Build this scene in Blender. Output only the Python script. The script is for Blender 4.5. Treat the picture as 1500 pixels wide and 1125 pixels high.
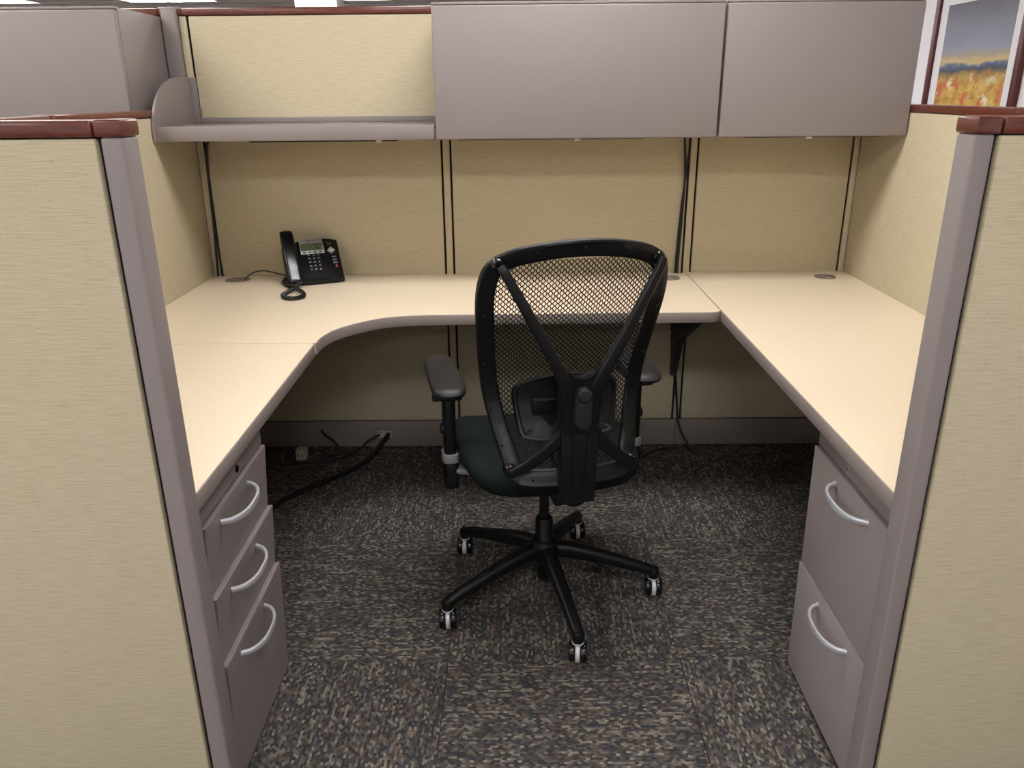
import bpy, bmesh, math, random
from mathutils import Vector, Matrix
random.seed(7)
S = bpy.context.scene
C = S.collection
for o in list(bpy.data.objects): bpy.data.objects.remove(o)

# ------------------------------------------------------------------ camera, world, exposure
cam_d = bpy.data.cameras.new('camera'); cam = bpy.data.objects.new('camera', cam_d); C.objects.link(cam)
cam_d.sensor_width = 36.0; cam_d.lens = 1164.37 / 1500 * 36.0; cam_d.clip_start = 0.05; cam_d.clip_end = 60
_r = Vector((0.99996059, 0.00240458, -0.00854563)); _u = Vector((0.00718613, 0.34595339, 0.93822418)); _f = Vector((-0.00521243, 0.93824862, -0.34592248))
_m = Matrix((_r, _u, -_f)).transposed().to_4x4(); _m.translation = Vector((1.17765, -3.06310, 1.40584)); cam.matrix_world = _m
S.camera = cam
W = bpy.data.worlds.new('world'); S.world = W; W.use_nodes = True
W.node_tree.nodes['Background'].inputs[0].default_value = (0.9, 0.93, 1, 1); W.node_tree.nodes['Background'].inputs[1].default_value = 0.0
S.view_settings.view_transform = 'Standard'; S.view_settings.look = 'None'; S.view_settings.gamma = 1; S.view_settings.use_curve_mapping = False
S.view_settings.exposure = 0.98
LAMP = 9.0                      # strength of the ceiling troffer diffusers
LAMP_COL = (1.0, 0.99, 0.975)

# ------------------------------------------------------------------ material helpers
def srgb(r, g, b):
    def c(v):
        v /= 255.0
        return v / 12.92 if v <= 0.04045 else ((v + 0.055) / 1.055) ** 2.4
    return (c(r), c(g), c(b), 1.0)
class NT:
    def __init__(s, name):
        s.m = bpy.data.materials.new(name); s.m.use_nodes = True; s.t = s.m.node_tree; s.n = s.t.nodes; s.p = s.n['Principled BSDF']
    def new(s, typ, **kw):
        n = s.n.new(typ)
        for k, v in kw.items(): setattr(n, k, v)
        return n
    def link(s, a, b): s.t.links.new(a, b)
    def val(s, sock, v):
        if hasattr(v, 'links') or isinstance(v, bpy.types.NodeSocket): s.link(v, sock)
        else: sock.default_value = v
    def math(s, op, a, b=0.0, c=0.0):
        n = s.new('ShaderNodeMath', operation=op); s.val(n.inputs[0], a); s.val(n.inputs[1], b)
        if op in ('MULTIPLY_ADD', 'COMPARE', 'SMOOTH_MIN'): s.val(n.inputs[2], c)
        return n.outputs[0]
    def xyz(s, x, y, z=0.0):
        n = s.new('ShaderNodeCombineXYZ')
        for i, v in enumerate((x, y, z)): s.val(n.inputs[i], v)
        return n.outputs[0]
    def coord(s):
        t = s.new('ShaderNodeTexCoord'); sp = s.new('ShaderNodeSeparateXYZ'); s.link(t.outputs['Object'], sp.inputs[0]); return sp.outputs
    def noise(s, vec, scale=1.0, detail=2.0, rough=0.5):
        n = s.new('ShaderNodeTexNoise'); s.link(vec, n.inputs['Vector']); n.inputs['Scale'].default_value = scale
        n.inputs['Detail'].default_value = detail; n.inputs['Roughness'].default_value = rough; return n.outputs[0]
    def ramp(s, fac, stops, interp='LINEAR'):
        n = s.new('ShaderNodeValToRGB'); n.color_ramp.interpolation = interp; e = n.color_ramp.elements
        while len(e) < len(stops): e.new(0.5)
        for i, (p, col) in enumerate(stops): e[i].position = p; e[i].color = col
        s.link(fac, n.inputs[0]); return n.outputs[0]
    def mix(s, fac, a, b, typ='MIX'):
        n = s.new('ShaderNodeMix', data_type='RGBA', blend_type=typ); s.val(n.inputs[0], fac); s.val(n.inputs[6], a); s.val(n.inputs[7], b); return n.outputs[2]
    def bump(s, h, strength, dist):
        n = s.new('ShaderNodeBump'); n.inputs['Strength'].default_value = strength; n.inputs['Distance'].default_value = dist
        s.link(h, n.inputs['Height']); s.link(n.outputs[0], s.p.inputs['Normal'])
def plain(name, col, rough=0.5, metal=0.0, spec=0.5, grain=0.0, gscale=300.0, coat=0.0):
    k = NT(name); k.p.inputs['Roughness'].default_value = rough; k.p.inputs['Metallic'].default_value = metal
    k.p.inputs['Specular IOR Level'].default_value = spec; k.p.inputs['Coat Weight'].default_value = coat; k.p.inputs['Coat Roughness'].default_value = 0.12
    x, y, z = k.coord(); n = k.noise(k.xyz(x, y, z), gscale, 2.0)
    d = tuple(v * 0.93 for v in col[:3]) + (1,); l = tuple(min(1, v * 1.05) for v in col[:3]) + (1,)
    k.link(k.ramp(n, [(0.3, d), (0.7, l)]), k.p.inputs['Base Color'])
    if grain: k.bump(n, grain, 0.0006)
    return k.m
def fabric_mat(name, base, light, dark, fleck, strength=1.0):
    k = NT(name); x, y, z = k.coord(); u = k.math('ADD', x, y)
    a = k.noise(k.xyz(k.math('MULTIPLY', u, 22), k.math('MULTIPLY', z, 420)), 1.0, 3.0, 0.6)
    b = k.noise(k.xyz(k.math('MULTIPLY', u, 260), k.math('MULTIPLY', z, 640), 3.0), 1.0, 1.0)
    c = k.noise(k.xyz(k.math('MULTIPLY', u, 70), k.math('MULTIPLY', z, 330), 9.0), 1.0, 1.0)
    col = k.ramp(a, [(0.25, dark), (0.5, base), (0.75, light)])
    col = k.mix(k.math('MULTIPLY', b, 0.28), col, dark)
    f = k.math('MULTIPLY', k.math('GREATER_THAN', c, 0.705), 0.55 * strength)
    k.link(k.mix(f, col, fleck), k.p.inputs['Base Color'])
    k.p.inputs['Roughness'].default_value = 0.95; k.p.inputs['Specular IOR Level'].default_value = 0.1
    k.bump(k.math('ADD', a, b), 0.25, 0.001)
    return k.m
def carpet_mat(name):
    k = NT(name); x, y, z = k.coord()
    wob = k.noise(k.xyz(k.math('MULTIPLY', x, 40), k.math('MULTIPLY', y, 40)), 1.0, 1.0)
    v0 = k.math('ADD', y, k.math('MULTIPLY', wob, 0.006))
    LW, LH = 0.0098, 0.0060
    row = k.math('FLOOR', k.math('DIVIDE', v0, LH))
    un = k.math('ADD', k.math('DIVIDE', x, LW), k.math('MULTIPLY', row, 0.5))
    col = k.math('FLOOR', un)
    fu = k.math('SUBTRACT', k.math('FRACT', un), 0.5); fv = k.math('SUBTRACT', k.math('FRACT', k.math('DIVIDE', v0, LH)), 0.5)
    oi = k.new('ShaderNodeObjectInfo').outputs['Random']
    wn = k.new('ShaderNodeTexWhiteNoise'); k.link(k.xyz(col, row, k.math('MULTIPLY', oi, 91)), wn.inputs['Vector'])
    r = wn.outputs['Value']
    st = k.noise(k.xyz(k.math('MULTIPLY', col, 0.07), k.math('MULTIPLY', row, 0.75), k.math('MULTIPLY', oi, 50)), 1.0, 2.0, 0.6)
    base = k.ramp(r, [(0.0, srgb(60, 58, 59)), (0.22, srgb(76, 72, 69)), (0.40, srgb(92, 87, 81)), (0.55, srgb(66, 67, 76)), (0.68, srgb(94, 77, 73)), (0.78, srgb(80, 76, 72)), (0.9, srgb(106, 100, 91)), (0.97, srgb(126, 119, 106))], 'CONSTANT')
    streak = k.ramp(k.math('ADD', k.math('MULTIPLY', r, 0.35), st), [(0.74, (0, 0, 0, 1)), (0.90, (1, 1, 1, 1))])
    c1 = k.mix(k.math('MULTIPLY', streak, 0.55), base, srgb(154, 147, 132))
    # recess between the loops
    e = k.math('ADD', k.math('POWER', k.math('ABSOLUTE', k.math('MULTIPLY', fu, 2)), 4), k.math('POWER', k.math('ABSOLUTE', k.math('MULTIPLY', fv, 2)), 3))
    gap = k.ramp(e, [(0.35, (1, 1, 1, 1)), (1.0, (0.38, 0.38, 0.38, 1))])
    k.link(c1, k.p.inputs['Base Color'])
    k.p.inputs['Roughness'].default_value = 1.0; k.p.inputs['Specular IOR Level'].default_value = 0.05
    k.bump(gap, 0.6, 0.002)
    return k.m
def wood_mat(name):
    k = NT(name); x, y, z = k.coord(); u = k.math('ADD', x, y)
    n = k.noise(k.xyz(k.math('MULTIPLY', u, 6), k.math('MULTIPLY', k.math('SUBTRACT', x, y), 30), k.math('MULTIPLY', z, 160)), 1.0, 4.0, 0.6)
    k.link(k.ramp(n, [(0.25, srgb(74, 32, 21)), (0.55, srgb(100, 46, 30)), (0.8, srgb(116, 60, 40))]), k.p.inputs['Base Color'])
    k.p.inputs['Roughness'].default_value = 0.32; k.p.inputs['Coat Weight'].default_value = 0.5; k.p.inputs['Coat Roughness'].default_value = 0.15
    return k.m
def art_mat(name):
    # blurred ochre moorland under a slate-blue sky; object coordinates run over the sheet (y across, z up)
    k = NT(name); x, y, z = k.coord()
    n1 = k.noise(k.xyz(k.math('MULTIPLY', y, 5), k.math('MULTIPLY', z, 9)), 1.0, 5.0, 0.65)
    n2 = k.noise(k.xyz(k.math('MULTIPLY', y, 11), k.math('MULTIPLY', z, 9), 4.0), 1.0, 4.0, 0.7)
    h = k.math('ADD', z, k.math('MULTIPLY', k.math('SUBTRACT', n1, 0.5), 0.10))
    t = k.math('DIVIDE', h, 0.8)
    sky = k.ramp(t, [(0.0, srgb(190, 160, 70)), (0.48, srgb(196, 165, 75)), (0.585, srgb(140, 112, 60)), (0.615, srgb(66, 76, 92)), (0.64, srgb(100, 114, 138)), (0.66, srgb(206, 180, 126)), (0.695, srgb(170, 155, 132)), (0.73, srgb(148, 152, 168)), (0.86, srgb(132, 133, 147)), (1.0, srgb(104, 101, 113))])
    n3 = k.noise(k.xyz(k.math('MULTIPLY', y, 6), k.math('MULTIPLY', z, 12), 8.0), 1.0, 6.0, 0.7)
    n4 = k.noise(k.xyz(k.math('MULTIPLY', y, 9), k.math('MULTIPLY', z, 12), 15.0), 1.0, 6.0, 0.75)
    land = k.ramp(n3, [(0.34, srgb(138, 100, 44)), (0.47, srgb(198, 156, 66)), (0.62, srgb(216, 186, 104))])
    land = k.mix(k.ramp(n2, [(0.50, (0, 0, 0, 1)), (0.60, (1, 1, 1, 1))]), land, srgb(196, 96, 58))
    land = k.mix(k.ramp(n4, [(0.54, (0, 0, 0, 1)), (0.63, (1, 1, 1, 1))]), land, srgb(232, 218, 190))
    m = k.ramp(t, [(0.53, (1, 1, 1, 1)), (0.61, (0, 0, 0, 1))])
    k.link(k.mix(m, sky, land), k.p.inputs['Base Color']); k.p.inputs['Roughness'].default_value = 0.6
    return k.m
def emit(name, col, s):
    k = NT(name); k.p.inputs['Base Color'].default_value = (0.8, 0.8, 0.8, 1)
    k.p.inputs['Emission Color'].default_value = tuple(col) + (1,); k.p.inputs['Emission Strength'].default_value = s; return k.m

M = {}
M['fabric'] = fabric_mat('beige_panel_fabric', srgb(195, 184, 157), srgb(205, 194, 169), srgb(179, 167, 139), srgb(138, 127, 103), 0.6)
M['metal'] = plain('warm_grey_painted_steel', srgb(138, 128, 127), 0.42, 0, 0.4, 0.05, 900)
M['metal_dark'] = plain('raceway_grey_paint', srgb(136, 126, 122), 0.5, 0, 0.3, 0.05, 900)
M['edge'] = plain('mauve_grey_edge_band', srgb(146, 135, 130), 0.5, 0, 0.35, 0.05, 700)
M['laminate'] = plain('cream_laminate', srgb(230, 213, 188), 0.42, 0, 0.35, 0.03, 500)
M['cherry'] = wood_mat('cherry_trim')
M['black_gap'] = plain('black_panel_core', srgb(22, 20, 18), 0.9)
M['carpet'] = carpet_mat('charcoal_loop_carpet')
M['black'] = plain('black_nylon', srgb(17, 18, 20), 0.38, 0, 0.30, 0.15, 1500)
M['black_gloss'] = plain('black_gloss_plastic', srgb(15, 16, 18), 0.22, 0, 0.5)
M['black_soft'] = plain('black_urethane', srgb(33, 32, 33), 0.45, 0, 0.4, 0.2, 1200)
M['mesh'] = plain('black_mesh_strand', srgb(14, 14, 15), 0.65, 0, 0.3)
M['seat'] = fabric_mat('charcoal_green_upholstery', srgb(25, 31, 32), srgb(29, 36, 36), srgb(20, 25, 26), srgb(17, 21, 22), 0.3)
M['silver'] = plain('brushed_silver', srgb(205, 207, 212), 0.33, 0.75, 0.5)
M['caster'] = plain('light_silver_caster_hood', srgb(206, 207, 210), 0.4, 0.15, 0.5)
M['arm_metal'] = plain('dull_aluminium', srgb(148, 150, 154), 0.45, 0.3, 0.4)
M['handle'] = plain('satin_chrome_pull', srgb(214, 215, 222), 0.34, 0.55, 0.5)
M['bracket'] = plain('shade_toned_bracket_paint', srgb(58, 54, 52), 0.6)  # under-desk shadow is put into this dark base colour
M['cable'] = plain('black_cable_jacket', srgb(20, 19, 19), 0.5)
M['grommet'] = plain('grey_grommet_plastic', srgb(132, 118, 112), 0.5)
M['outlet'] = plain('ivory_outlet_plastic', srgb(205, 200, 180), 0.5)
M['white'] = plain('white_plastic', srgb(228, 226, 222), 0.5)
M['wall'] = plain('off_white_wall_paint', srgb(238, 234, 239), 0.9, 0, 0.2, 0.05, 200)
M['ceil'] = plain('white_ceiling_tile', srgb(232, 222, 218), 0.95, 0, 0.1, 0.2, 250)
M['column'] = plain('light_grey_column_paint', srgb(196, 186, 186), 0.9, 0, 0.2)
M['mat'] = plain('white_picture_mat', srgb(232, 230, 232), 0.9)
M['frame'] = plain('dark_cherry_frame', srgb(84, 30, 26), 0.35, 0, 0.5)
M['art'] = art_mat('ochre_moor_print')
M['screen'] = plain('green_grey_lcd', srgb(92, 104, 74), 0.25)
M['lcd_ink'] = plain('lcd_segment_ink', srgb(38, 46, 34), 0.4)
M['key'] = plain('black_phone_key', srgb(40, 41, 44), 0.45)
M['side_key'] = plain('grey_phone_key', srgb(120, 120, 122), 0.5)
M['print'] = plain('white_key_print', srgb(205, 205, 205), 0.6)
M['red'] = plain('red_lamp_plastic', srgb(205, 70, 60), 0.4)
M['diffuser'] = emit('troffer_diffuser', LAMP_COL, LAMP)

# ------------------------------------------------------------------ geometry helpers
def add_box(bm, x0, x1, y0, y1, z0, z1, bev=0.0, seg=2):
    r = bmesh.ops.create_cube(bm, size=1.0); vs = r['verts']
    for v in vs: v.co = Vector(((x0 + x1) / 2 + v.co.x * (x1 - x0), (y0 + y1) / 2 + v.co.y * (y1 - y0), (z0 + z1) / 2 + v.co.z * (z1 - z0)))
    if bev > 0:
        es = {e for v in vs for e in v.link_edges}
        bmesh.ops.bevel(bm, geom=list(es), offset=min(bev, 0.49 * min(abs(x1 - x0), abs(y1 - y0), abs(z1 - z0))), segments=seg, profile=0.5, affect='EDGES')
def box(*a, **k):
    bm = bmesh.new(); add_box(bm, *a, **k); return bm
def add_prism(bm, poly, fn0, fn1, bev=0.0, seg=2):
    """poly: 2-D outline; fn0/fn1 map a 2-D point to the near and far cap"""
    a = [bm.verts.new(fn0(p)) for p in poly]; b = [bm.verts.new(fn1(p)) for p in poly]; n = len(poly)
    fa = bm.faces.new(a); fb = bm.faces.new(b[::-1])
    for i in range(n): bm.faces.new((a[i], b[i], b[(i + 1) % n], a[(i + 1) % n]))
    if bev > 0: bmesh.ops.bevel(bm, geom=list(set(fa.edges) | set(fb.edges)), offset=bev, segments=seg, profile=0.5, affect='EDGES')
def prism_z(poly, z0, z1, **k):
    bm = bmesh.new(); add_prism(bm, poly, lambda p: (p[0], p[1], z0), lambda p: (p[0], p[1], z1), **k); return bm
def prism_y(poly, y0, y1, **k):
    bm = bmesh.new(); add_prism(bm, poly, lambda p: (p[0], y0, p[1]), lambda p: (p[0], y1, p[1]), **k); return bm
def prism_x(poly, x0, x1, **k):
    bm = bmesh.new(); add_prism(bm, poly, lambda p: (x0, p[0], p[1]), lambda p: (x1, p[0], p[1]), **k); return bm
def circ(n=10, r=1.0, ry=None):
    ry = r if ry is None else ry
    return [(r * math.cos(2 * math.pi * i / n), ry * math.sin(2 * math.pi * i / n)) for i in range(n)]
def rrect(w, h, r, n=3):
    o = []
    for cx, cy, a in ((w / 2 - r, h / 2 - r, 0), (-w / 2 + r, h / 2 - r, 90), (-w / 2 + r, -h / 2 + r, 180), (w / 2 - r, -h / 2 + r, 270)):
        for i in range(n + 1):
            t = math.radians(a + 90 * i / n); o.append((cx + r * math.cos(t), cy + r * math.sin(t)))
    return o
def sweep(bm, pts, sec, up=(0, 0, 1), closed=False, scale=None, caps=True):
    """sec: list of (side, up) points, or a function of index; scale: per-point (s_side, s_up)"""
    pts = [Vector(p) for p in pts]; n = len(pts); rings = []
    up = Vector(up); prev = None
    for i, p in enumerate(pts):
        if closed: t = pts[(i + 1) % n] - pts[i - 1]
        else: t = pts[min(i + 1, n - 1)] - pts[max(i - 1, 0)]
        t.normalize()
        s = t.cross(up)
        if s.length < 0.05: s = prev.copy() if prev is not None else t.cross(Vector((1, 0.2, 0)))
        s = (s - t * s.dot(t)).normalized(); u2 = s.cross(t).normalized(); prev = s
        sc = scale[i] if scale else (1, 1)
        rings.append([bm.verts.new(p + s * a * sc[0] + u2 * b * sc[1]) for a, b in sec])
    k = len(sec)
    for i in range(n if closed else n - 1):
        A, B = rings[i], rings[(i + 1) % n]
        for j in range(k): bm.faces.new((A[j], A[(j + 1) % k], B[(j + 1) % k], B[j]))
    if not closed and caps:
        bm.faces.new(rings[0][::-1]); bm.faces.new(rings[-1])
def spline(ctrl, n=8, closed=False):
    P = [Vector(c) for c in ctrl]; o = []; m = len(P)
    for i in range(m if closed else m - 1):
        if closed: a, b, c, d = P[i - 1], P[i], P[(i + 1) % m], P[(i + 2) % m]
        else: a, b, c, d = P[max(i - 1, 0)], P[i], P[i + 1], P[min(i + 2, m - 1)]
        for j in range(n):
            t = j / n
            o.append(0.5 * ((2 * b) + (c - a) * t + (2 * a - 5 * b + 4 * c - d) * t * t + (3 * b - a - 3 * c + d) * t ** 3))
    if not closed: o.append(P[-1])
    return o
def tube(ctrl, r, n=8, seg=8):
    bm = bmesh.new(); sweep(bm, spline(ctrl, n), circ(seg, r)); return bm
def lathe(bm, prof, n=24, cx=0, cy=0, mat=None):
    rings = []
    for r, z in prof:
        rings.append([bm.verts.new((cx + r * math.cos(2 * math.pi * i / n), cy + r * math.sin(2 * math.pi * i / n), z)) for i in range(n)])
    for A, B in zip(rings, rings[1:]):
        for j in range(n): bm.faces.new((A[j], A[(j + 1) % n], B[(j + 1) % n], B[j]))
    bm.faces.new(rings[0][::-1]); bm.faces.new(rings[-1])
    if mat is not None: bmesh.ops.transform(bm, matrix=mat, verts=[v for R in rings for v in R])
def xf(bm, mat): bmesh.ops.transform(bm, matrix=mat, verts=bm.verts[:]); return bm
def mesh_of(name, bm, mat, ang=40):
    bmesh.ops.recalc_face_normals(bm, faces=bm.faces[:])
    me = bpy.data.meshes.new(name); bm.to_mesh(me); bm.free()
    me.materials.append(M[mat])
    for p in me.polygons: p.use_smooth = True
    me.set_sharp_from_angle(angle=math.radians(ang)); return me
BASE = {}
def link(o, parent=None):
    C.objects.link(o)
    if parent is not None: o.parent = parent
    return o
def root(name, label, cat, base=(0, 0, 0), rz=0.0, group=None, kind=None):
    o = bpy.data.objects.new(name, None); o.empty_display_size = 0.05; o.location = base; o.rotation_euler = (0, 0, rz)
    C.objects.link(o); tag(o, label, cat, group, kind); BASE[o.name] = Vector(base); return o
def tag(o, label=None, cat=None, group=None, kind=None):
    if label: o['label'] = label
    if cat: o['category'] = cat
    if group: o['group'] = group
    if kind: o['kind'] = kind
    return o
def part(name, bm, mat, parent, world=True, label=None, ang=40):
    """a mesh under a thing; with world=True the shape was written in room coordinates"""
    if world:
        b = BASE[parent.name]; xf(bm, Matrix.Translation(-b))
    o = bpy.data.objects.new(name, mesh_of(name, bm, mat, ang)); link(o, parent)
    BASE[o.name] = BASE.get(parent.name, Vector((0, 0, 0)))
    if label: o['label'] = label
    return o
def solid(name, bm, mat, label=None, cat=None, base=None, group=None, kind=None, ang=40):
    """a thing that is a single mesh, origin moved to base"""
    if base is not None: xf(bm, Matrix.Translation(-Vector(base)))
    o = bpy.data.objects.new(name, mesh_of(name, bm, mat, ang)); link(o)
    if base is not None: o.location = base
    BASE[o.name] = Vector(base or (0, 0, 0)); tag(o, label, cat, group, kind); return o
def share(src, parent, loc=None, rot=None):
    o = src.copy(); link(o, parent)
    if loc is not None: o.location = loc
    if rot is not None: o.rotation_euler = rot
    BASE[o.name] = BASE.get(parent.name, Vector((0, 0, 0))); return o

# ------------------------------------------------------------------ dimensions (metres; x right, y away from the aisle, z up)
WD = 2.455                       # width between the side partitions
LEN = 1.835                      # depth from back panels to front panels
H = 0.737                        # worksurface height
XL0, XL1, YF, YB, ZC = -9.2, 3.4, -7.6, 13.5, 2.6

# ------------------------------------------------------------------ setting
TS = 0.6096; TX0, TY0 = 0.9934, -0.1334
fl = solid('floor', box(XL0, XL1, YF, YB, -0.10, -0.008), 'carpet', kind='structure')
tile0 = None
for ix in range(-3, 4):
    for iy in range(-2, 8):
        cx = TX0 + (ix + 0.5) * TS; cy = TY0 - (iy - 0.5) * TS
        if cx + TS / 2 > XL1: continue
        if tile0 is None:
            h = TS / 2 - 0.0006
            tile0 = part('carpet_tile', box(-h, h, -h, h, -0.008, 0.0, bev=0.0012, seg=1), 'carpet', fl, world=False); t = tile0
        else: t = share(tile0, fl)
        t.location = (cx, cy, 0); t.rotation_euler = (0, 0, ((ix + iy + 1) % 2) * math.pi / 2)
ce = solid('ceiling', box(XL0, XL1, YF, YB, ZC + 0.012, ZC + 0.1), 'ceil', kind='structure')
LX = [-8.35, -5.95, -3.5, -1.1, 1.3]; LY = [-5.98, -3.54, -1.10, 1.34, 3.78, 6.22, 8.75]
g0 = None; x = 1.3 - 0.61
xs = [0.69 + 0.61 * k for k in range(-16, 5)]
bar = None
for xx in xs:
    if bar is None: bar = part('grid_bar', box(-0.012, 0.012, YF, YB, ZC, ZC + 0.014), 'white', ce, world=False); b_ = bar
    else: b_ = share(bar, ce)
    b_.location = (xx, 0, 0)
bar2 = None
for k in range(0, 34):
    yy = -7.5 + 0.61 * k + 0.13
    if bar2 is None: bar2 = part('grid_bar', box(XL0, XL1, -0.012, 0.012, ZC, ZC + 0.0135), 'white', ce, world=False); b_ = bar2
    else: b_ = share(bar2, ce)
    b_.location = (0, yy, 0)
solid('wall_right', box(XL1, XL1 + 0.1, YF, YB, -0.1, ZC + 0.1), 'wall', kind='structure')
solid('wall_left', box(XL0 - 0.1, XL0, YF, YB, -0.1, ZC + 0.1), 'wall', kind='structure')
solid('wall_back', box(XL0, XL1, YB, YB + 0.1, -0.1, ZC + 0.1), 'wall', kind='structure')
solid('wall_front', box(XL0, XL1, YF - 0.1, YF, -0.1, ZC + 0.1), 'wall', kind='structure')
colm = solid('structural_column', box(-1.27, -0.80, 6.75, 7.2, 0.0, ZC + 0.012), 'column', 'square grey painted column rising to the ceiling beyond the cubicles', 'column', base=(-1.03, 7.0, 0))

# ceiling troffers
lt0 = root('ceiling_light_offscreen', 'recessed fluorescent ceiling light with a flat white diffuser', 'ceiling light', (LX[0], LY[0], ZC), group='recessed lights in the ceiling grid')
bm = bmesh.new()
for a in ((-0.61, 0.61, -0.305, -0.285), (-0.61, 0.61, 0.285, 0.305), (-0.61, -0.59, -0.285, 0.285), (0.59, 0.61, -0.285, 0.285)): add_box(bm, *a, -0.004, 0.03)
fr0 = part('light_frame', bm, 'white', lt0, world=False)
df0 = part('diffuser', box(-0.592, 0.592, -0.287, 0.287, 0.004, 0.012), 'diffuser', lt0, world=False)
for i, lx in enumerate(LX):
    for j, ly in enumerate(LY):
        if i == 0 and j == 0: continue
        r2 = lt0.copy(); C.objects.link(r2); r2.location = (lx, ly, ZC); r2.name = 'ceiling_light' if (ly > 8 and lx > -7) else 'ceiling_light_offscreen'
        for c_ in (fr0, df0): share(c_, r2)

# ------------------------------------------------------------------ partitions
YM = -0.918
TP = 0.05                        # partition thickness
def cap_box(bm, x0, x1, y0, y1, z0, z1): add_box(bm, x0, x1, y0, y1, z0, z1, bev=0.0035, seg=2)
def back_panel(x0, x1, fx0, fx1, label, ztop=1.664, capx=None):
    r = root('cubicle_panel', label, 'partition', ((x0 + x1) / 2, 0.025, 0), group='tall back panels')
    part('frame', box(x0 + 0.001, x1 - 0.001, 0.0145, TP - 0.0145, 0.012, ztop), 'black_gap', r)
    part('fabric_face', box(fx0, fx1, 0.0, 0.014, 0.119, ztop - 0.002, bev=0.004), 'fabric', r)
    part('rear_fabric_face', box(fx0, fx1, TP - 0.014, TP, 0.119, ztop - 0.002, bev=0.004), 'fabric', r)
    rw = box(x0 + 0.001, x1 - 0.001, 0.0, TP, 0.0, 0.114, bev=0.002); part('base_raceway', rw, 'metal_dark', r)
    cx = capx or (x0, x1); bm = bmesh.new(); cap_box(bm, cx[0], cx[1], -0.003, TP + 0.003, ztop, ztop + 0.024); part('top_cap', bm, 'cherry', r)
    return r
def strip(x0, x1, label, z0=0.119, z1=1.662):
    return solid('panel_joint_cover', box(x0, x1, 0.0, 0.014, z0, z1, bev=0.003), 'fabric', label, 'cover strip', base=((x0 + x1) / 2, 0.007, z0))
p1 = back_panel(0.0, 0.9235, 0.033, 0.9035, 'tall beige back panel behind the open shelf and desk phone', capx=(0.012, 0.9235))
p2 = back_panel(0.9235, 1.8435, 0.9435, 1.8235, 'tall beige back panel behind the swivel chair under the wider overhead cabinet')
p3 = back_panel(1.8435, WD, 1.8625, 2.4275, 'narrowest tall beige back panel below the narrower overhead cabinet')
strip(0.911, 0.936, 'thin beige joint cover on the back wall just beside the end of the open shelf')
strip(1.831, 1.855, 'thin beige joint cover on the back wall behind the seam of the two overhead cabinets')
strip(2.435, WD, 'thin beige cover strip in the back corner nearest the framed picture')
strip(0.0, 0.024, 'thin beige cover strip in the back corner behind the shelf end bracket')
bk = root('cubicle_panel', 'tall back panel of the neighbouring cubicle behind its overhead cabinet', 'partition', (-0.98, 0.025, 0), group='tall back panels')
part('frame', box(-1.9, -0.056, 0.012, 0.038, 0.012, 1.664), 'black_gap', bk); part('fabric_face', box(-1.88, -0.075, 0, 0.014, 0.119, 1.662, bev=0.004), 'fabric', bk)
part('rear_fabric_face', box(-1.88, -0.075, 0.036, 0.05, 0.119, 1.662, bev=0.004), 'fabric', bk); part('base_raceway', box(-1.9, -0.056, 0, 0.05, 0, 0.114), 'metal_dark', bk)
bm = bmesh.new(); cap_box(bm, -1.9, -0.072, -0.003, 0.053, 1.664, 1.688); part('top_cap', bm, 'cherry', bk)
part('end_trim', box(WD + 0.0005, WD + TP, 0.0005, TP, 0.0, 1.664, bev=0.002), 'metal', p3)
# corner post where the low side partition meets the tall back wall
po = root('corner_post', 'grey metal post rising above the side partition beside the shelf end bracket', 'post', (-0.027, 0.02, 1.357))
part('post_body', box(-0.054, -0.002, -0.022, 0.05, 1.357, 1.690, bev=0.004), 'metal', po)
part('end_trim', box(-0.0555, -0.0005, 0.0005, 0.05, 0.0, 1.356), 'metal', p1)
part('cap_block', box(-0.072, -0.0545, 0.0, 0.053, 1.664, 1.692, bev=0.005), 'cherry', bk); part('cap_block', box(-0.0015, 0.012, -0.004, 0.053, 1.664, 1.690, bev=0.005), 'cherry', p1)

def side_panel(side, y0, y1, label, zt):
    xi = 0.0 if side < 0 else WD; s = side
    r = root('cubicle_panel', label, 'partition', (xi + s * TP / 2, (y0 + y1) / 2, 0), group='low side partitions')
    def bx(a, b, *k, **kw):
        q = sorted((xi + s * a, xi + s * b)); return box(q[0], q[1], *k, **kw)
    part('frame', bx(0.012, TP - 0.012, y0 + 0.001, y1 - 0.001, 0.012, zt), 'black_gap', r)
    part('fabric_face', bx(0.0, 0.014, y0 + 0.004, y1 - (0.0 if y1 > -0.1 else 0.004), 0.119, zt - 0.002, bev=0.004), 'fabric', r)
    part('outer_fabric_face', bx(TP - 0.014, TP, y0 + 0.004, y1 - (0.0 if y1 > -0.1 else 0.004), 0.119, zt - 0.002, bev=0.004), 'fabric', r)
    part('base_raceway', bx(0.001, TP - 0.001, y0 + 0.001, y1 - 0.001, 0.0, 0.114), 'metal_dark', r)
    q = sorted((xi - s * 0.003, xi + s * (TP + 0.003))); bm = bmesh.new(); cap_box(bm, q[0], q[1], y0 + 0.001, y1 - (0.026 if y1 == YM else 0.001), zt, zt + 0.022); part('top_cap', bm, 'cherry', r)
    return r
def cap_joint(x0, x1, y0, y1, z0, z1, r):
    part('cap_block', box(x0, x1, y0, y1, z0, z1, bev=0.004), 'cherry', r)
zl, zr = 1.335, 1.332
a = side_panel(-1, YM, -0.0005, 'low beige side partition beside the desk phone, next to the shelf bracket', zl)
b = side_panel(-1, -LEN + 0.001, YM, 'low beige side partition beside the three-drawer pedestal', zl); cap_joint(-0.054, 0.004, YM - 0.026, YM - 0.0005, zl, zl + 0.024, b)
a = side_panel(1, YM, -0.0005, 'low beige side partition beside the overhead cabinet end, facing the framed picture', zr)
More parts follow.
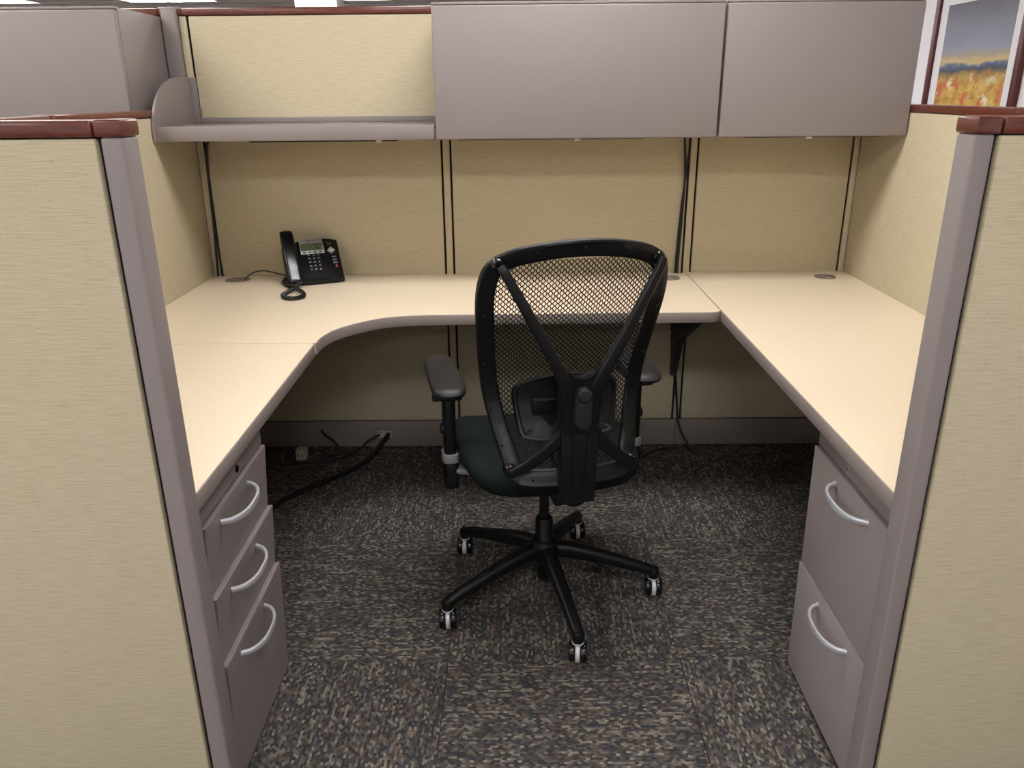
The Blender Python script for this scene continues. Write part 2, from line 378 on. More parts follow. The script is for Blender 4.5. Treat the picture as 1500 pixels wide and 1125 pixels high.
b = side_panel(1, -LEN + 0.001, YM, 'low beige side partition beside the two-drawer pedestal', zr); cap_joint(WD - 0.004, WD + 0.054, YM - 0.026, YM - 0.0005, zr, zr + 0.024, b)

def front_panel(x_in, x_gap, x_out, zt, label):
    """x_in: inner face of the end trim, x_gap: where the trim ends and the fabric begins, x_out: far end"""
    y0, y1 = -LEN - TP, -LEN; s = 1 if x_in > x_out else -1     # s=1: the panel runs to the left
    def bx(a, b, *k, **kw):
        q = sorted((a, b)); return box(q[0], q[1], *k, **kw)
    r = root('cubicle_panel', label, 'partition', ((x_gap + x_out) / 2, (y0 + y1) / 2, 0), group='low front panels')
    part('end_trim', bx(x_gap, x_in, y0, y1, 0.0, zt, bev=0.005, seg=3), 'metal', r, label='grey metal end trim')
    part('frame', bx(x_out, x_gap - s * 0.001, y0 + 0.014, y1 - 0.014, 0.012, zt), 'black_gap', r)
    part('fabric_face', bx(x_out + s * 0.004, x_gap - s * 0.007, y0, y0 + 0.016, 0.119, zt - 0.002, bev=0.004), 'fabric', r)
    part('inner_fabric_face', bx(x_out + s * 0.004, x_gap - s * 0.007, y1 - 0.016, y1, 0.119, zt - 0.002, bev=0.004), 'fabric', r)
    part('base_raceway', bx(x_out, x_gap - s * 0.001, y0 + 0.002, y1 - 0.002, 0, 0.114), 'metal_dark', r)
    part('cap_block', bx(x_gap - s * 0.006, x_in + s * 0.002, y0 - 0.003, y1 + 0.003, zt, zt + 0.024, bev=0.004, seg=3), 'cherry', r)
    q = sorted((x_out, x_gap - s * 0.008)); bm = bmesh.new(); cap_box(bm, q[0], q[1], y0 - 0.003, y1 + 0.003, zt, zt + 0.023); part('top_cap', bm, 'cherry', r)
    return r
front_panel(0.622, 0.588, -TP, 1.349, 'low front panel beside the three-drawer pedestal, beige with grey end trim')
front_panel(1.829, 1.859, WD + TP, 1.343, 'low front panel beside the two-drawer pedestal, beige with grey end trim')

# ------------------------------------------------------------------ worksurfaces
ED = 0.034
def edge_strip(path, z1, parent):
    bm = bmesh.new(); sweep(bm, [(p[0], p[1], z1 - ED / 2) for p in path], rrect(0.006, ED, 0.0022, 2)); return part('edge_band', bm, 'edge', parent, label='mauve grey edge band')
def desk(name, label, poly, edge, base):
    r = root(name, label, 'desk', base)
    bm = prism_z(poly, H - ED + 0.001, H); part('desktop', bm, 'laminate', r); edge_strip(edge, H - 0.0005, r); return r
crv = [(v.x, v.y) for v in spline([(0.607, -0.901, 0), (0.610, -0.84, 0), (0.633, -0.766, 0), (0.677, -0.705, 0), (0.737, -0.650, 0), (0.803, -0.620, 0), (0.90, -0.606, 0), (1.05, -0.602, 0)], 6)]
e_c = crv + [(1.4, -0.600), (1.800, -0.598), (1.822, -0.594), (1.8365, -0.578)]
corner = desk('corner_desk', 'cream corner worksurface with a curved front edge carrying the desk phone', [(0.001, -0.9005), (0.001, -0.001), (1.785, -0.001), (1.785, -0.018), (1.828, -0.018), (1.828, -0.001), (1.8375, -0.001)] + [(p[0], p[1] + 0.0) for p in e_c[::-1]], e_c, (0.9, -0.3, 0))
deskl = desk('side_desk', 'cream worksurface above the three-drawer pedestal', [(0.001, -1.834), (0.001, -0.9035), (0.594, -0.9035), (0.604, -0.913), (0.604, -1.834)], [(0.575, -0.9035), (0.594, -0.9035), (0.601, -0.907), (0.604, -0.915), (0.604, -1.2), (0.604, -1.834)], (0.3, -1.37, 0))
deskr = desk('side_desk', 'cream worksurface above the two-drawer pedestal', [(1.8415, -1.834), (1.8415, -0.001), (WD - 0.001, -0.001), (WD - 0.001, -1.834)], [(1.8415, -0.001), (1.8415, -0.5), (1.8415, -1.0), (1.8415, -1.834)], (2.15, -0.92, 0))
def bracket(x, parent, ln=0.45):
    part('support_bracket', prism_x([(-0.001, H - ED), (-ln, H - ED), (-ln, H - ED - 0.035), (-0.12, 0.50), (-0.03, 0.32), (-0.001, 0.32)], x - 0.012, x + 0.012, bev=0.002), 'bracket', parent, label='cantilever bracket toned dark for the shade under the desk')
bracket(1.815, corner)
# cable grommets
def cut(o, bm):
    me = bpy.data.meshes.new('cutter'); bmesh.ops.recalc_face_normals(bm, faces=bm.faces[:]); bm.to_mesh(me); bm.free()
    c = bpy.data.objects.new('cutter', me); C.objects.link(c); bpy.context.view_layer.update(); c.matrix_world = o.matrix_world.copy()
    md = o.modifiers.new('cut', 'BOOLEAN'); md.operation = 'DIFFERENCE'; md.solver = 'EXACT'; md.object = c
    bpy.context.view_layer.update(); dg = bpy.context.evaluated_depsgraph_get(); new = bpy.data.meshes.new_from_object(o.evaluated_get(dg))
    o.modifiers.clear(); o.data = new; bpy.data.objects.remove(c)
def grommet(x, y, rz, label, desk_, w=0.046, d=0.036):
    r = root('cable_grommet', label, 'grommet', (x, y, H), rz)
    ring = part('ring', prism_z([(w * math.copysign(abs(math.cos(t)) ** 0.7, math.cos(t)), d * math.copysign(abs(math.sin(t)) ** 0.7, math.sin(t))) for t in [2 * math.pi * i / 32 for i in range(32)]], 0.0, 0.003, bev=0.0012), 'grommet', r, world=False)
    slot = [(0.012 + 0.016 * math.cos(2 * math.pi * i / 16), -0.016 + 0.010 * math.sin(2 * math.pi * i / 16)) for i in range(16)]
    cut(ring, prism_z(slot, -0.02, 0.02))
    top = [c for c in desk_.children if c.name.startswith('desktop')][0]; q = Vector((x, y, 0)) - BASE[desk_.name]
    cut(top, xf(prism_z(slot, H - 0.06, H + 0.02), Matrix.Translation((q.x, q.y, 0)) @ Matrix.Rotation(rz, 4, 'Z')))
grommet(0.118, -0.080, 0.1, 'oval grey cable grommet feeding the desk phone cord', corner)
grommet(1.752, -0.105, -0.1, 'oval grey cable grommet in the corner desk behind the chair back', corner)
grommet(2.346, -0.104, -0.25, 'oval grey cable grommet with open slot below the narrower overhead cabinet', deskr, 0.038, 0.036)

# ------------------------------------------------------------------ pedestals
def make_handle():
    bm = bmesh.new(); n = 20; pts = []; sc = []
    for i in range(n + 1):
        t = -1 + 2 * i / n; pts.append((0.040 * (1 - abs(t) ** 2.6) ** 0.62, 0.084 * t, -0.004 * (1 - t * t))); sc.append((0.8 + 0.5 * abs(t), 0.75 + 0.45 * (1 - abs(t))))
    sweep(bm, pts, rrect(0.007, 0.015, 0.003, 2), scale=sc); return bm
HANDLE = mesh_of('handle', make_handle(), 'handle')
def pedestal(side, xf_, y0, y1, cuts, label):
    """side +1: drawers face +x. xf_: drawer face"""
    s = side; led = 0.011 if s > 0 else 0.004; back = xf_ - s * 0.53; r = root('drawer_pedestal', label, 'drawer unit', ((xf_ + back) / 2, (y0 + y1) / 2, 0))
    def bx(a, b, *k, **kw):
        q = sorted((a, b)); return box(q[0], q[1], *k, **kw)
    part('body', bx(back, xf_ - s * 0.0185, y0 + 0.001, y1 - 0.001, 0.014, 0.677, bev=0.002), 'metal', r)
    part('mounting_plate', bx(back + s * 0.01, xf_ - s * 0.03, y0 + 0.01, y1 - 0.01, 0.676, H - ED), 'metal', r)
    part('plinth', bx(back + s * 0.01, xf_ - s * 0.04, y0 + 0.01, y1 - 0.01, 0.0, 0.016), 'metal', r)
    for zt, zb in zip(cuts, cuts[1:]):
        d = part('drawer', prism_y([(xf_ - s * 0.018, zb + 0.003), (xf_ - s * led, zb + 0.003), (xf_, zt - 0.0015), (xf_ - s * 0.0012, zt), (xf_ - s * 0.018, zt)], y0, y1), 'metal', r)
        h = bpy.data.objects.new('handle', HANDLE); link(h, d); h.location = Vector((xf_ - s * 0.002, (y0 + y1) / 2 - 0.028, zt - 0.030)) - BASE[r.name]; h['label'] = 'curved satin silver pull'
        if s < 0: h.rotation_euler = (0, 0, math.pi)
    part('top_rail', bx(xf_ - s * 0.018, xf_ - s * 0.007, y0, y1, cuts[0] + 0.005, 0.677, bev=0.0015), 'metal', r)
    bm = bmesh.new(); lathe(bm, [(0.0085, -0.001), (0.0085, 0.002), (0.007, 0.003)], 16, mat=Matrix.Translation((xf_ - s * 0.007, -1.549, cuts[0] + 0.022)) @ Matrix.Rotation(s * math.pi / 2, 4, 'Y'))
    lk = part('lock', bm, 'black_gloss' if s > 0 else 'silver', r)
    bm = bmesh.new(); xq = xf_ - s * 0.007 + s * 0.0028; q = sorted((xq, xq + s * 0.0008)); add_box(bm, q[0], q[1], -1.5502, -1.5478, cuts[0] + 0.017, cuts[0] + 0.027); part('keyhole', bm, 'black_gap', lk)  # keyhole is a black block, its colour standing in for shade in the hole
    return r
pedestal(1, 0.592, -1.760, -1.379, (0.639, 0.481, 0.322, 0.012), 'warm grey pedestal with three stacked drawers under the worksurface')
pedestal(-1, 1.871, -1.760, -1.379, (0.628, 0.316, 0.012), 'warm grey pedestal with two deep file drawers under the worksurface')

# ------------------------------------------------------------------ overhead storage
def overhead(x0, x1, label, yf=-0.36, z0=1.258, z1=1.662, lip=True):
    r = root('overhead_cabinet', label, 'cabinet', ((x0 + x1) / 2, -0.18, z0), group='overhead cabinets')
    part('body', box(x0 + 0.0015, x1 - 0.0015, yf + 0.022, -0.0005, z0 + 0.006, z1, bev=0.002), 'metal', r)
    part('flip_door', box(x0 + 0.002, x1 - 0.002, yf, yf + 0.021, z0, z1 - 0.006, bev=0.005, seg=3), 'metal', r)
    part('top_rail', box(x0 + 0.002, x1 - 0.002, yf + 0.004, yf + 0.03, z1 - 0.0045, z1 + 0.003, bev=0.0015), 'metal', r)
    return r
overhead(0.9205, 1.8365, 'wider warm grey overhead cabinet beside the open shelf')
overhead(1.8405, 2.4525, 'narrower warm grey overhead cabinet next to the framed picture')
overhead(-0.985, -0.056, 'warm grey overhead cabinet of the neighbouring cubicle beyond the side partition', yf=-0.36, z1=1.660)
sh = root('wall_shelf', 'open grey metal shelf with rounded end bracket on the tall back panel', 'shelf', (0.46, -0.18, 1.26))
part('shelf_board', box(0.0125, 0.918, -0.357, -0.0005, 1.292, 1.304, bev=0.002), 'metal', sh)
part('front_lip', box(0.0125, 0.918, -0.363, -0.352, 1.259, 1.306, bev=0.003), 'metal', sh)
part('back_rail', box(0.034, 0.918, -0.010, -0.0005, 1.304, 1.324, bev=0.002), 'metal', sh)
prof = [(-0.0005, 1.259), (-0.365, 1.259), (-0.366, 1.285)] + [(-0.10 - 0.266 * math.cos(t), 1.285 + 0.176 * math.sin(t)) for t in [math.radians(3 + 87 * i / 16) for i in range(17)]] + [(-0.0005, 1.461)]
eb = part('end_bracket', prism_x(prof, 0.004, 0.0125, bev=0.0015), 'metal', sh)
part('bracket_flange', box(0.0125, 0.033, -0.012, -0.0005, 1.304, 1.461, bev=0.001), 'metal', eb)
part('hook', box(0.033, 0.040, -0.014, -0.0005, 1.335, 1.357, bev=0.001), 'metal_dark', eb)
# task lights (unlit)
def task_light(x0, x1, y0, y1, ztop, label, sx, th=0.009):
    r = root('task_light', label, 'task light', ((x0 + x1) / 2, (y0 + y1) / 2, ztop - 0.02))
    part('housing', box(x0, x1, y0, y1, ztop - th, ztop, bev=0.002), 'black_gap', r)
    part('switch', box(sx - 0.009, sx + 0.009, y0 - 0.012, y0 + 0.002, ztop - th - 0.004, ztop - th + 0.006, bev=0.003), 'white', r)
task_light(0.28, 0.78, -0.26, -0.16, 1.2915, 'thin dark task light mounted under the open shelf', 0.72, 0.042)
task_light(0.99, 1.60, -0.335, -0.235, 1.2638, 'thin dark task light mounted under the wider overhead cabinet', 1.384)
task_light(1.93, 2.38, -0.335, -0.235, 1.2638, 'thin dark task light mounted under the narrower overhead cabinet', 2.142)

# ------------------------------------------------------------------ desk phone
ph = root('desk_phone', 'black office desk phone with corded handset on the corner desk', 'phone', (0.410, -0.088, H), math.radians(23))
def FT(u, v, h):            # u across, v up the sloping face, h off the face
    a = math.radians(50.5); return Vector((u, -0.082 + v * math.cos(a) - h * math.sin(a), 0.026 + v * math.sin(a) + h * math.cos(a)))
FM = Matrix.Translation((0, -0.082, 0.026)) @ Matrix.Rotation(math.radians(50.5), 4, 'X')
def face_part(name, poly, h0, h1, mat, parent, bev=0.0, label=None):
    return part(name, xf(prism_z(poly, h0, h1, bev=bev, seg=1), FM), mat, parent, world=False, label=label)
def rect(u, v, w, h): return [(u - w / 2, v - h / 2), (u + w / 2, v - h / 2), (u + w / 2, v + h / 2), (u - w / 2, v + h / 2)]
bm = bmesh.new()
sec = [(-0.078, 0.0), (-0.092, 0.006), (-0.094, 0.018), (-0.082, 0.026), (0.016, 0.145), (0.026, 0.150), (0.034, 0.146), (0.036, 0.03), (0.036, 0.0)]
nx = 14; rings = []
for i in range(nx + 1):
    t = -1 + 2 * i / nx; xx = 0.022 + 0.080 * t; k = 1 - 0.10 * abs(t) ** 2.5
    rings.append([bm.verts.new((xx, y * (1 - 0.10 * t * t) if y < -0.05 else y, z * (1 - 0.07 * abs(t) ** 3))) for y, z in sec])
for A, B in zip(rings, rings[1:]):
    for j in range(len(sec)): bm.faces.new((A[j], A[(j + 1) % len(sec)], B[(j + 1) % len(sec)], B[j]))
bm.faces.new(rings[0]); bm.faces.new(rings[-1][::-1])
part('phone_body', bm, 'black', ph, world=False, ang=30)
part('cradle', xf(prism_z([(-0.105, -0.012), (-0.056, -0.012), (-0.056, 0.15), (-0.105, 0.135)], -0.034, -0.002, bev=0.006), FM), 'black', ph, world=False)
part('stand_foot', box(-0.095, 0.06, 0.0, 0.034, 0.0, 0.05, bev=0.006), 'black', ph, world=False)
bm = bmesh.new(); hp = []; hs = []
for i in range(25):
    t = -1 + 2 * i / 24; v = 0.078 + 0.112 * t; e = max(0, abs(t) - 0.93) / 0.07
    hp.append(FT(-0.083 + 0.0 * t, v, 0.030 - 0.008 * t * t)); hs.append(((1.0 + 0.10 * (1 - t * t if t > -0.4 else 0.6 + 0.3 * abs(t))) * math.sqrt(1 - 0.8 * e * e), (0.72 + 0.5 * max(0, abs(t) - 0.5)) * math.sqrt(1 - 0.85 * e * e)))
sweep(bm, hp, rrect(0.046, 0.028, 0.010, 4), up=FT(0, 0, 1) - FT(0, 0, 0), scale=hs)
hset = part('handset', bm, 'black_gloss', ph, world=False, ang=50)
for v in (-0.008, 0.160): part('handset_cap', xf(prism_z([(-0.083 + 0.019 * math.cos(2 * math.pi * i / 20), v + 0.019 * math.sin(2 * math.pi * i / 20)) for i in range(20)], 0.000, 0.020, bev=0.002), FM), 'black', hset, world=False)
face_part('bezel', [(-0.040, 0.100), (0.048, 0.100), (0.046, 0.165), (-0.040, 0.161)], -0.0015, 0.002, 'silver', ph, 0.0008, 'silver display surround')
scr = face_part('display', rect(0.002, 0.128, 0.080, 0.030), 0.0012, 0.0026, 'screen', ph, 0, 'green grey display')
for i, (u, v) in enumerate(((0.020, 0.134), (0.026, 0.134), (0.020, 0.123), (0.026, 0.123))): face_part('digit_segment', rect(u, v, 0.0045, 0.006), 0.002, 0.0029, 'lcd_ink', scr)
face_part('status_line', rect(-0.018, 0.117, 0.034, 0.0016), 0.002, 0.0029, 'lcd_ink', scr)
face_part('emblem', rect(-0.006, 0.155, 0.008, 0.0035), 0.0015, 0.0024, 'red', ph); face_part('name_print', rect(0.018, 0.155, 0.034, 0.0014), 0.0015, 0.0023, 'grommet', ph)
for i in range(4): face_part('soft_key', rect(-0.027 + 0.0195 * i, 0.1055, 0.011, 0.0045), 0.001, 0.0045, 'key', ph, 0.0008)
def glyph(txt, u, v, size, parent):
    cu = bpy.data.curves.new('digit', 'FONT'); cu.body = txt; cu.size = size; cu.align_x = 'CENTER'; cu.align_y = 'CENTER'; cu.resolution_u = 2
    t = bpy.data.objects.new('tmp', cu); C.objects.link(t)
    dg = bpy.context.evaluated_depsgraph_get(); me = bpy.data.meshes.new_from_object(t.evaluated_get(dg)); bpy.data.objects.remove(t)
    me.materials.clear(); me.materials.append(M['print']); me.transform(FM @ Matrix.Translation((u, v, 0.0041)))
    o = bpy.data.objects.new('digit', me); link(o, parent)
for j, rowt in enumerate(('123', '456', '789', '*0#')):
    for i, ch in enumerate(rowt):
        u, v = -0.012 + 0.017 * i, 0.079 - 0.0155 * j
        kk = face_part('keypad_key', rect(u, v, 0.012, 0.009), -0.001, 0.0038, 'key', ph, 0.0012); glyph(ch, u - 0.002, v, 0.0088, kk)
for i in range(3): face_part('line_key', rect(-0.014 + 0.018 * i, 0.0925, 0.010, 0.0030), 0.0, 0.003, 'key', ph); face_part('line_mark', rect(-0.014 + 0.018 * i, 0.0925, 0.005, 0.0022), 0.0025, 0.0034, 'print', ph)
face_part('navigation_pad', [(0.072 + 0.015 * math.cos(t), 0.108 + 0.015 * math.sin(t)) for t in (0, math.pi / 2, math.pi, 1.5 * math.pi)], -0.001, 0.0045, 'silver', ph, 0.001, 'silver diamond navigation pad')
face_part('navigation_centre', [(0.072 + 0.005 * math.cos(i * 0.524), 0.108 + 0.005 * math.sin(i * 0.524)) for i in range(12)], 0.004, 0.0056, 'white', ph)
for u, v in ((0.062, 0.142), (0.074, 0.138), (0.066, 0.132)): face_part('function_key', rect(u, v, 0.008, 0.0028), -0.001, 0.003, 'grommet', ph)
for i in range(3): face_part('side_key', rect(0.077 + 0.001 * i, 0.080 - 0.0125 * i, 0.015, 0.0045), -0.002, 0.0035, 'side_key', ph)
face_part('mute_key', [(0.081 + 0.0042 * math.cos(i * 0.524), 0.041 + 0.0042 * math.sin(i * 0.524)) for i in range(12)], -0.002, 0.0038, 'red', ph, 0, 'small red round key')

def PW(p):                   # phone-local point to room
    a = math.radians(23); return (0.410 + p[0] * math.cos(a) - p[1] * math.sin(a), -0.088 + p[0] * math.sin(a) + p[1] * math.cos(a), H + p[2])
# coiled handset cord
pth = [PW(FT(-0.083, -0.030, 0.018)), (0.385, -0.265, H + 0.013), (0.372, -0.315, H + 0.009), (0.368, -0.365, H + 0.009), (0.392, -0.402, H + 0.009), (0.422, -0.408, H + 0.009), (0.442, -0.378, H + 0.009), (0.432, -0.335, H + 0.010), (0.402, -0.300, H + 0.016), (0.375, -0.255, H + 0.018), (0.345, -0.215, H + 0.010), (0.320, -0.175, H + 0.012), PW((-0.103, -0.02, 0.02))]
pp = spline(pth, 60); bm = bmesh.new(); hx = []; L = 0; up = Vector((0, 0, 1))
for i in range(len(pp)):
    if i: L += (pp[i] - pp[i - 1]).length
    t = (pp[min(i + 1, len(pp) - 1)] - pp[max(i - 1, 0)]).normalized(); s = t.cross(up).normalized(); u2 = s.cross(t); a = 2 * math.pi * L / 0.0048
    hx.append((L, pp[i], s, u2))
out = []; tot = L; N = int(tot / 0.0048 * 9); idx = 0
for q in range(N):
    l = tot * q / N
    while idx < len(hx) - 2 and hx[idx + 1][0] < l: idx += 1
    f = (l - hx[idx][0]) / max(1e-9, hx[idx + 1][0] - hx[idx][0]); p = hx[idx][1].lerp(hx[idx + 1][1], f); a = 2 * math.pi * l / 0.0048
    out.append(p + hx[idx][2] * math.cos(a) * 0.0058 + hx[idx][3] * math.sin(a) * 0.0058)
sweep(bm, out, circ(5, 0.0019), up=(0.13, 0.2, 1))
solid('handset_cord', bm, 'cable', 'coiled black handset cord looped on the desk in front of the phone', 'cord', base=(0.405, -0.36, H))
solid('phone_line_cord', tube([(0.148, -0.092, H - 0.02), (0.150, -0.092, H + 0.004), (0.175, -0.080, H + 0.026), (0.22, -0.075, H + 0.034), (0.28, -0.10, H + 0.028), PW((-0.098, 0.03, 0.02))], 0.0024), 'cable', 'thin black phone line arching from the grommet to the phone', 'cord', base=(0.15, -0.09, H))

# ------------------------------------------------------------------ cables and power
def cable(name, label, ctrl, r, cat='cable'): return solid(name, tube(ctrl, r), 'cable', label, cat, base=tuple(ctrl[-1]))
cable('hanging_cable', 'black cord hanging from the open shelf down the back corner beside the phone', [(0.14, -0.10, 1.284), (0.085, -0.05, 1.272), (0.05, -0.02, 1.235), (0.036, -0.009, 1.17), (0.030, -0.008, 1.05), (0.027, -0.008, 0.93), (0.021, -0.009, 0.80), (0.018, -0.009, 0.735)], 0.0048)
cable('hanging_cable', 'thinner second black cord in the back corner beside the phone', [(0.034, -0.005, 1.20), (0.028, -0.005, 1.05), (0.030, -0.005, 0.92), (0.033, -0.006, 0.82), (0.037, -0.006, 0.735)], 0.0026)
cable('hanging_cable', 'black cord dropping from the wider overhead cabinet behind the chair to the floor', [(1.775, -0.10, 1.262), (1.795, -0.04, 1.25), (1.806, -0.014, 1.20), (1.814, -0.009, 1.10), (1.812, -0.009, 0.95), (1.808, -0.009, 0.80), (1.805, -0.010, 0.66), (1.803, -0.012, 0.50), (1.822, -0.015, 0.35), (1.838, -0.018, 0.20), (1.850, -0.030, 0.10), (1.885, -0.06, 0.03), (1.905, -0.075, 0.007), (1.87, -0.052, 0.006), (1.80, -0.05, 0.006), (1.74, -0.08, 0.006), (1.66, -0.16, 0.006), (1.56, -0.20, 0.006)], 0.0045)
cable('hanging_cable', 'second black cord beside the overhead cabinet seam hanging behind the chair', [(1.826, -0.010, 1.262), (1.825, -0.008, 1.20), (1.818, -0.0075, 1.12), (1.806, -0.0075, 0.95), (1.800, -0.0075, 0.80), (1.797, -0.0075, 0.60), (1.806, -0.0075, 0.42), (1.826, -0.0075, 0.30), (1.835, -0.008, 0.22)], 0.0038)
ot = root('power_outlet', 'ivory double power outlet set into the grey base raceway', 'outlet', (0.622, -0.002, 0.04))
part('cover_plate', box(0.589, 0.656, -0.004, 0.0005, 0.040, 0.084, bev=0.0015), 'grommet', ot)
part('socket', box(0.592, 0.6535, -0.0075, -0.003, 0.043, 0.062, bev=0.001), 'outlet', ot); part('socket_strip', box(0.592, 0.6535, -0.0065, -0.003, 0.066, 0.071, bev=0.001), 'outlet', ot)
cable('power_cable', 'thick black power cable curving from the raceway outlet across the carpet', [(0.640, -0.006, 0.056), (0.634, -0.035, 0.054), (0.616, -0.075, 0.040), (0.590, -0.13, 0.018), (0.545, -0.215, 0.011), (0.485, -0.295, 0.011), (0.41, -0.375, 0.011), (0.34, -0.46, 0.011), (0.27, -0.60, 0.011)], 0.0105)
cable('power_cable', 'thin black cable looping from the raceway outlet to the carpet', [(0.602, -0.006, 0.055), (0.585, -0.03, 0.056), (0.555, -0.04, 0.040), (0.525, -0.05, 0.012), (0.48, -0.10, 0.005), (0.40, -0.16, 0.005), (0.30, -0.20, 0.005)], 0.0048)
cable('power_cable', 'short black cable coming out of the dark raceway corner under the desk', [(0.36, 0.0, 0.075), (0.375, -0.025, 0.068), (0.415, -0.04, 0.045), (0.445, -0.055, 0.008), (0.440, -0.085, 0.005), (0.40, -0.11, 0.005)], 0.0045)
ad = root('plug_adapter', 'small white plug adapter lying on the carpet in the dark corner', 'adapter', (0.300, -0.115, 0))
part('adapter_body', box(0.279, 0.321, -0.135, -0.095, 0.0, 0.046, bev=0.004), 'outlet', ad); part('pin_slot', box(0.290, 0.293, -0.1358, -0.134, 0.018, 0.030), 'black_gap', ad); part('pin_slot', box(0.306, 0.309, -0.1358, -0.134, 0.018, 0.030), 'black_gap', ad)  # pin slots are black blocks, painted dark in place of shaded openings

# ------------------------------------------------------------------ framed picture on the right wall
pc = root('framed_picture', 'framed abstract landscape print of ochre moor under slate sky on the white wall', 'picture', (3.385, 1.078, 0.94))
ya, yb, za, zb = 0.665, 1.490, 0.905, 1.880; fw = 0.038
bm = bmesh.new()
add_box(bm, 3.372, 3.3995, ya, ya + fw, za, zb, bev=0.003); add_box(bm, 3.372, 3.3995, yb - fw, yb, za, zb, bev=0.003); add_box(bm, 3.372, 3.3995, ya + fw, yb - fw, zb - fw, zb, bev=0.003); add_box(bm, 3.372, 3.3995, ya + fw, yb - fw, za, za + fw, bev=0.003)
part('picture_frame', bm, 'frame', pc); part('mat_board', box(3.388, 3.398, ya + fw - 0.002, yb - fw + 0.002, za + fw - 0.002, zb - fw + 0.002), 'mat', pc)
bm = box(-0.001, 0.001, -0.302, 0.302, 0.0, 0.80); pr_ = part('art_print', bm, 'art', pc, world=False); pr_.location = Vector((3.3872, 1.078, 0.992)) - Vector((3.385, 1.078, 0.94))

# ------------------------------------------------------------------ swivel chair
CH = root('office_chair', 'black mesh-back swivel chair with Y-shaped back support and armrests', 'chair', (1.256, -1.038, 0), math.radians(11.5))
def cp(name, bm, mat, parent=None, label=None, ang=40): return part(name, bm, mat, parent or CH, world=False, label=label, ang=ang)
def lerp_tab(tab, z):
    for (z0, v0), (z1, v1) in zip(tab, tab[1:]):
        if z0 <= z <= z1: return v0 + (v1 - v0) * (z - z0) / (z1 - z0)
    return tab[0][1] if z < tab[0][0] else tab[-1][1]
YE = [(0.48, -0.285), (0.52, -0.272), (0.56, -0.252), (0.60, -0.226), (0.65, -0.196), (0.70, -0.178), (0.75, -0.176), (0.80, -0.187), (0.85, -0.206), (0.90, -0.226), (0.95, -0.246), (1.0, -0.264), (1.05, -0.282), (1.12, -0.306)]
WE = [(0.48, 0.150), (0.56, 0.167), (0.60, 0.177), (0.65, 0.189), (0.70, 0.199), (0.75, 0.206), (0.80, 0.211), (0.85, 0.216), (0.90, 0.220), (0.95, 0.223), (1.0, 0.225), (1.12, 0.225)]
def back_y(x, z):
    w = lerp_tab(WE, z); sag = lerp_tab([(0.5, 0.018), (0.7, 0.034), (1.1, 0.048)], z); return lerp_tab(YE, z) - sag * (1 - (x / w) ** 2)
half = [(0.0, 1.112), (0.06, 1.109), (0.11, 1.101), (0.152, 1.090), (0.186, 1.073), (0.208, 1.050), (0.219, 1.018), (0.2235, 0.98), (0.223, 0.94), (0.220, 0.90), (0.216, 0.85), (0.211, 0.80), (0.206, 0.75), (0.199, 0.70), (0.189, 0.65), (0.177, 0.60), (0.167, 0.56), (0.155, 0.530), (0.135, 0.512), (0.10, 0.506), (0.05, 0.505)]
loop = half + [(0.0, 0.505)] + [(-x, z) for x, z in half[:0:-1]]
OUT = [(v.x, v.y) for v in spline([(x, z, 0) for x, z in loop], 4, closed=True)]
nO = len(OUT); INN = []
for i, (x, z) in enumerate(OUT):
    a = OUT[i - 2]; b = OUT[(i + 2) % nO]; tx, tz = b[0] - a[0], b[1] - a[1]; l = math.hypot(tx, tz); nx_, nz_ = tz / l, -tx / l
    if nx_ * (-x) + nz_ * (0.81 - z) < 0: nx_, nz_ = -nx_, -nz_
    d = 0.040 if z > 0.6 else 0.042
    INN.append((x + nx_ * d, z + nz_ * d))
bm = bmesh.new(); prof = [(0.0, 0.002), (0.0, -0.006), (0.14, -0.012), (0.5, -0.010), (0.86, -0.014), (0.97, -0.011), (1.0, -0.002), (1.0, 0.004), (0.85, 0.010), (0.15, 0.010)]
rings = []
for (xo, zo), (xi, zi) in zip(OUT, INN):
    ring = []
    for t, d in prof:
        x = xi + (xo - xi) * t; z = zi + (zo - zi) * t; ring.append(bm.verts.new((x, back_y(x, z) + d, z)))
    rings.append(ring)
for i in range(nO):
    A, B = rings[i], rings[(i + 1) % nO]
    for j in range(len(prof)): bm.faces.new((A[j], A[(j + 1) % len(prof)], B[(j + 1) % len(prof)], B[j]))
bf = cp('back_frame', bm, 'black', ang=50)
def screw(x, z, d=-0.013, par=None):
    bm = bmesh.new(); lathe(bm, [(0.0032, -0.002), (0.0032, 0.001), (0.002, 0.0016)], 8, mat=Matrix.Translation((x, back_y(x, z) + d, z)) @ Matrix.Rotation(math.pi / 2, 4, 'X')); cp('screw', bm, 'black_gloss', par or bf)
for x, z in ((-0.10, 1.085), (0.0, 1.094), (0.10, 1.085), (-0.205, 0.93), (0.205, 0.93), (-0.198, 0.80), (0.198, 0.80), (-0.185, 0.68), (0.183, 0.68), (-0.10, 0.524), (0.10, 0.524), (-0.165, 0.60), (0.165, 0.60)): screw(x, z)
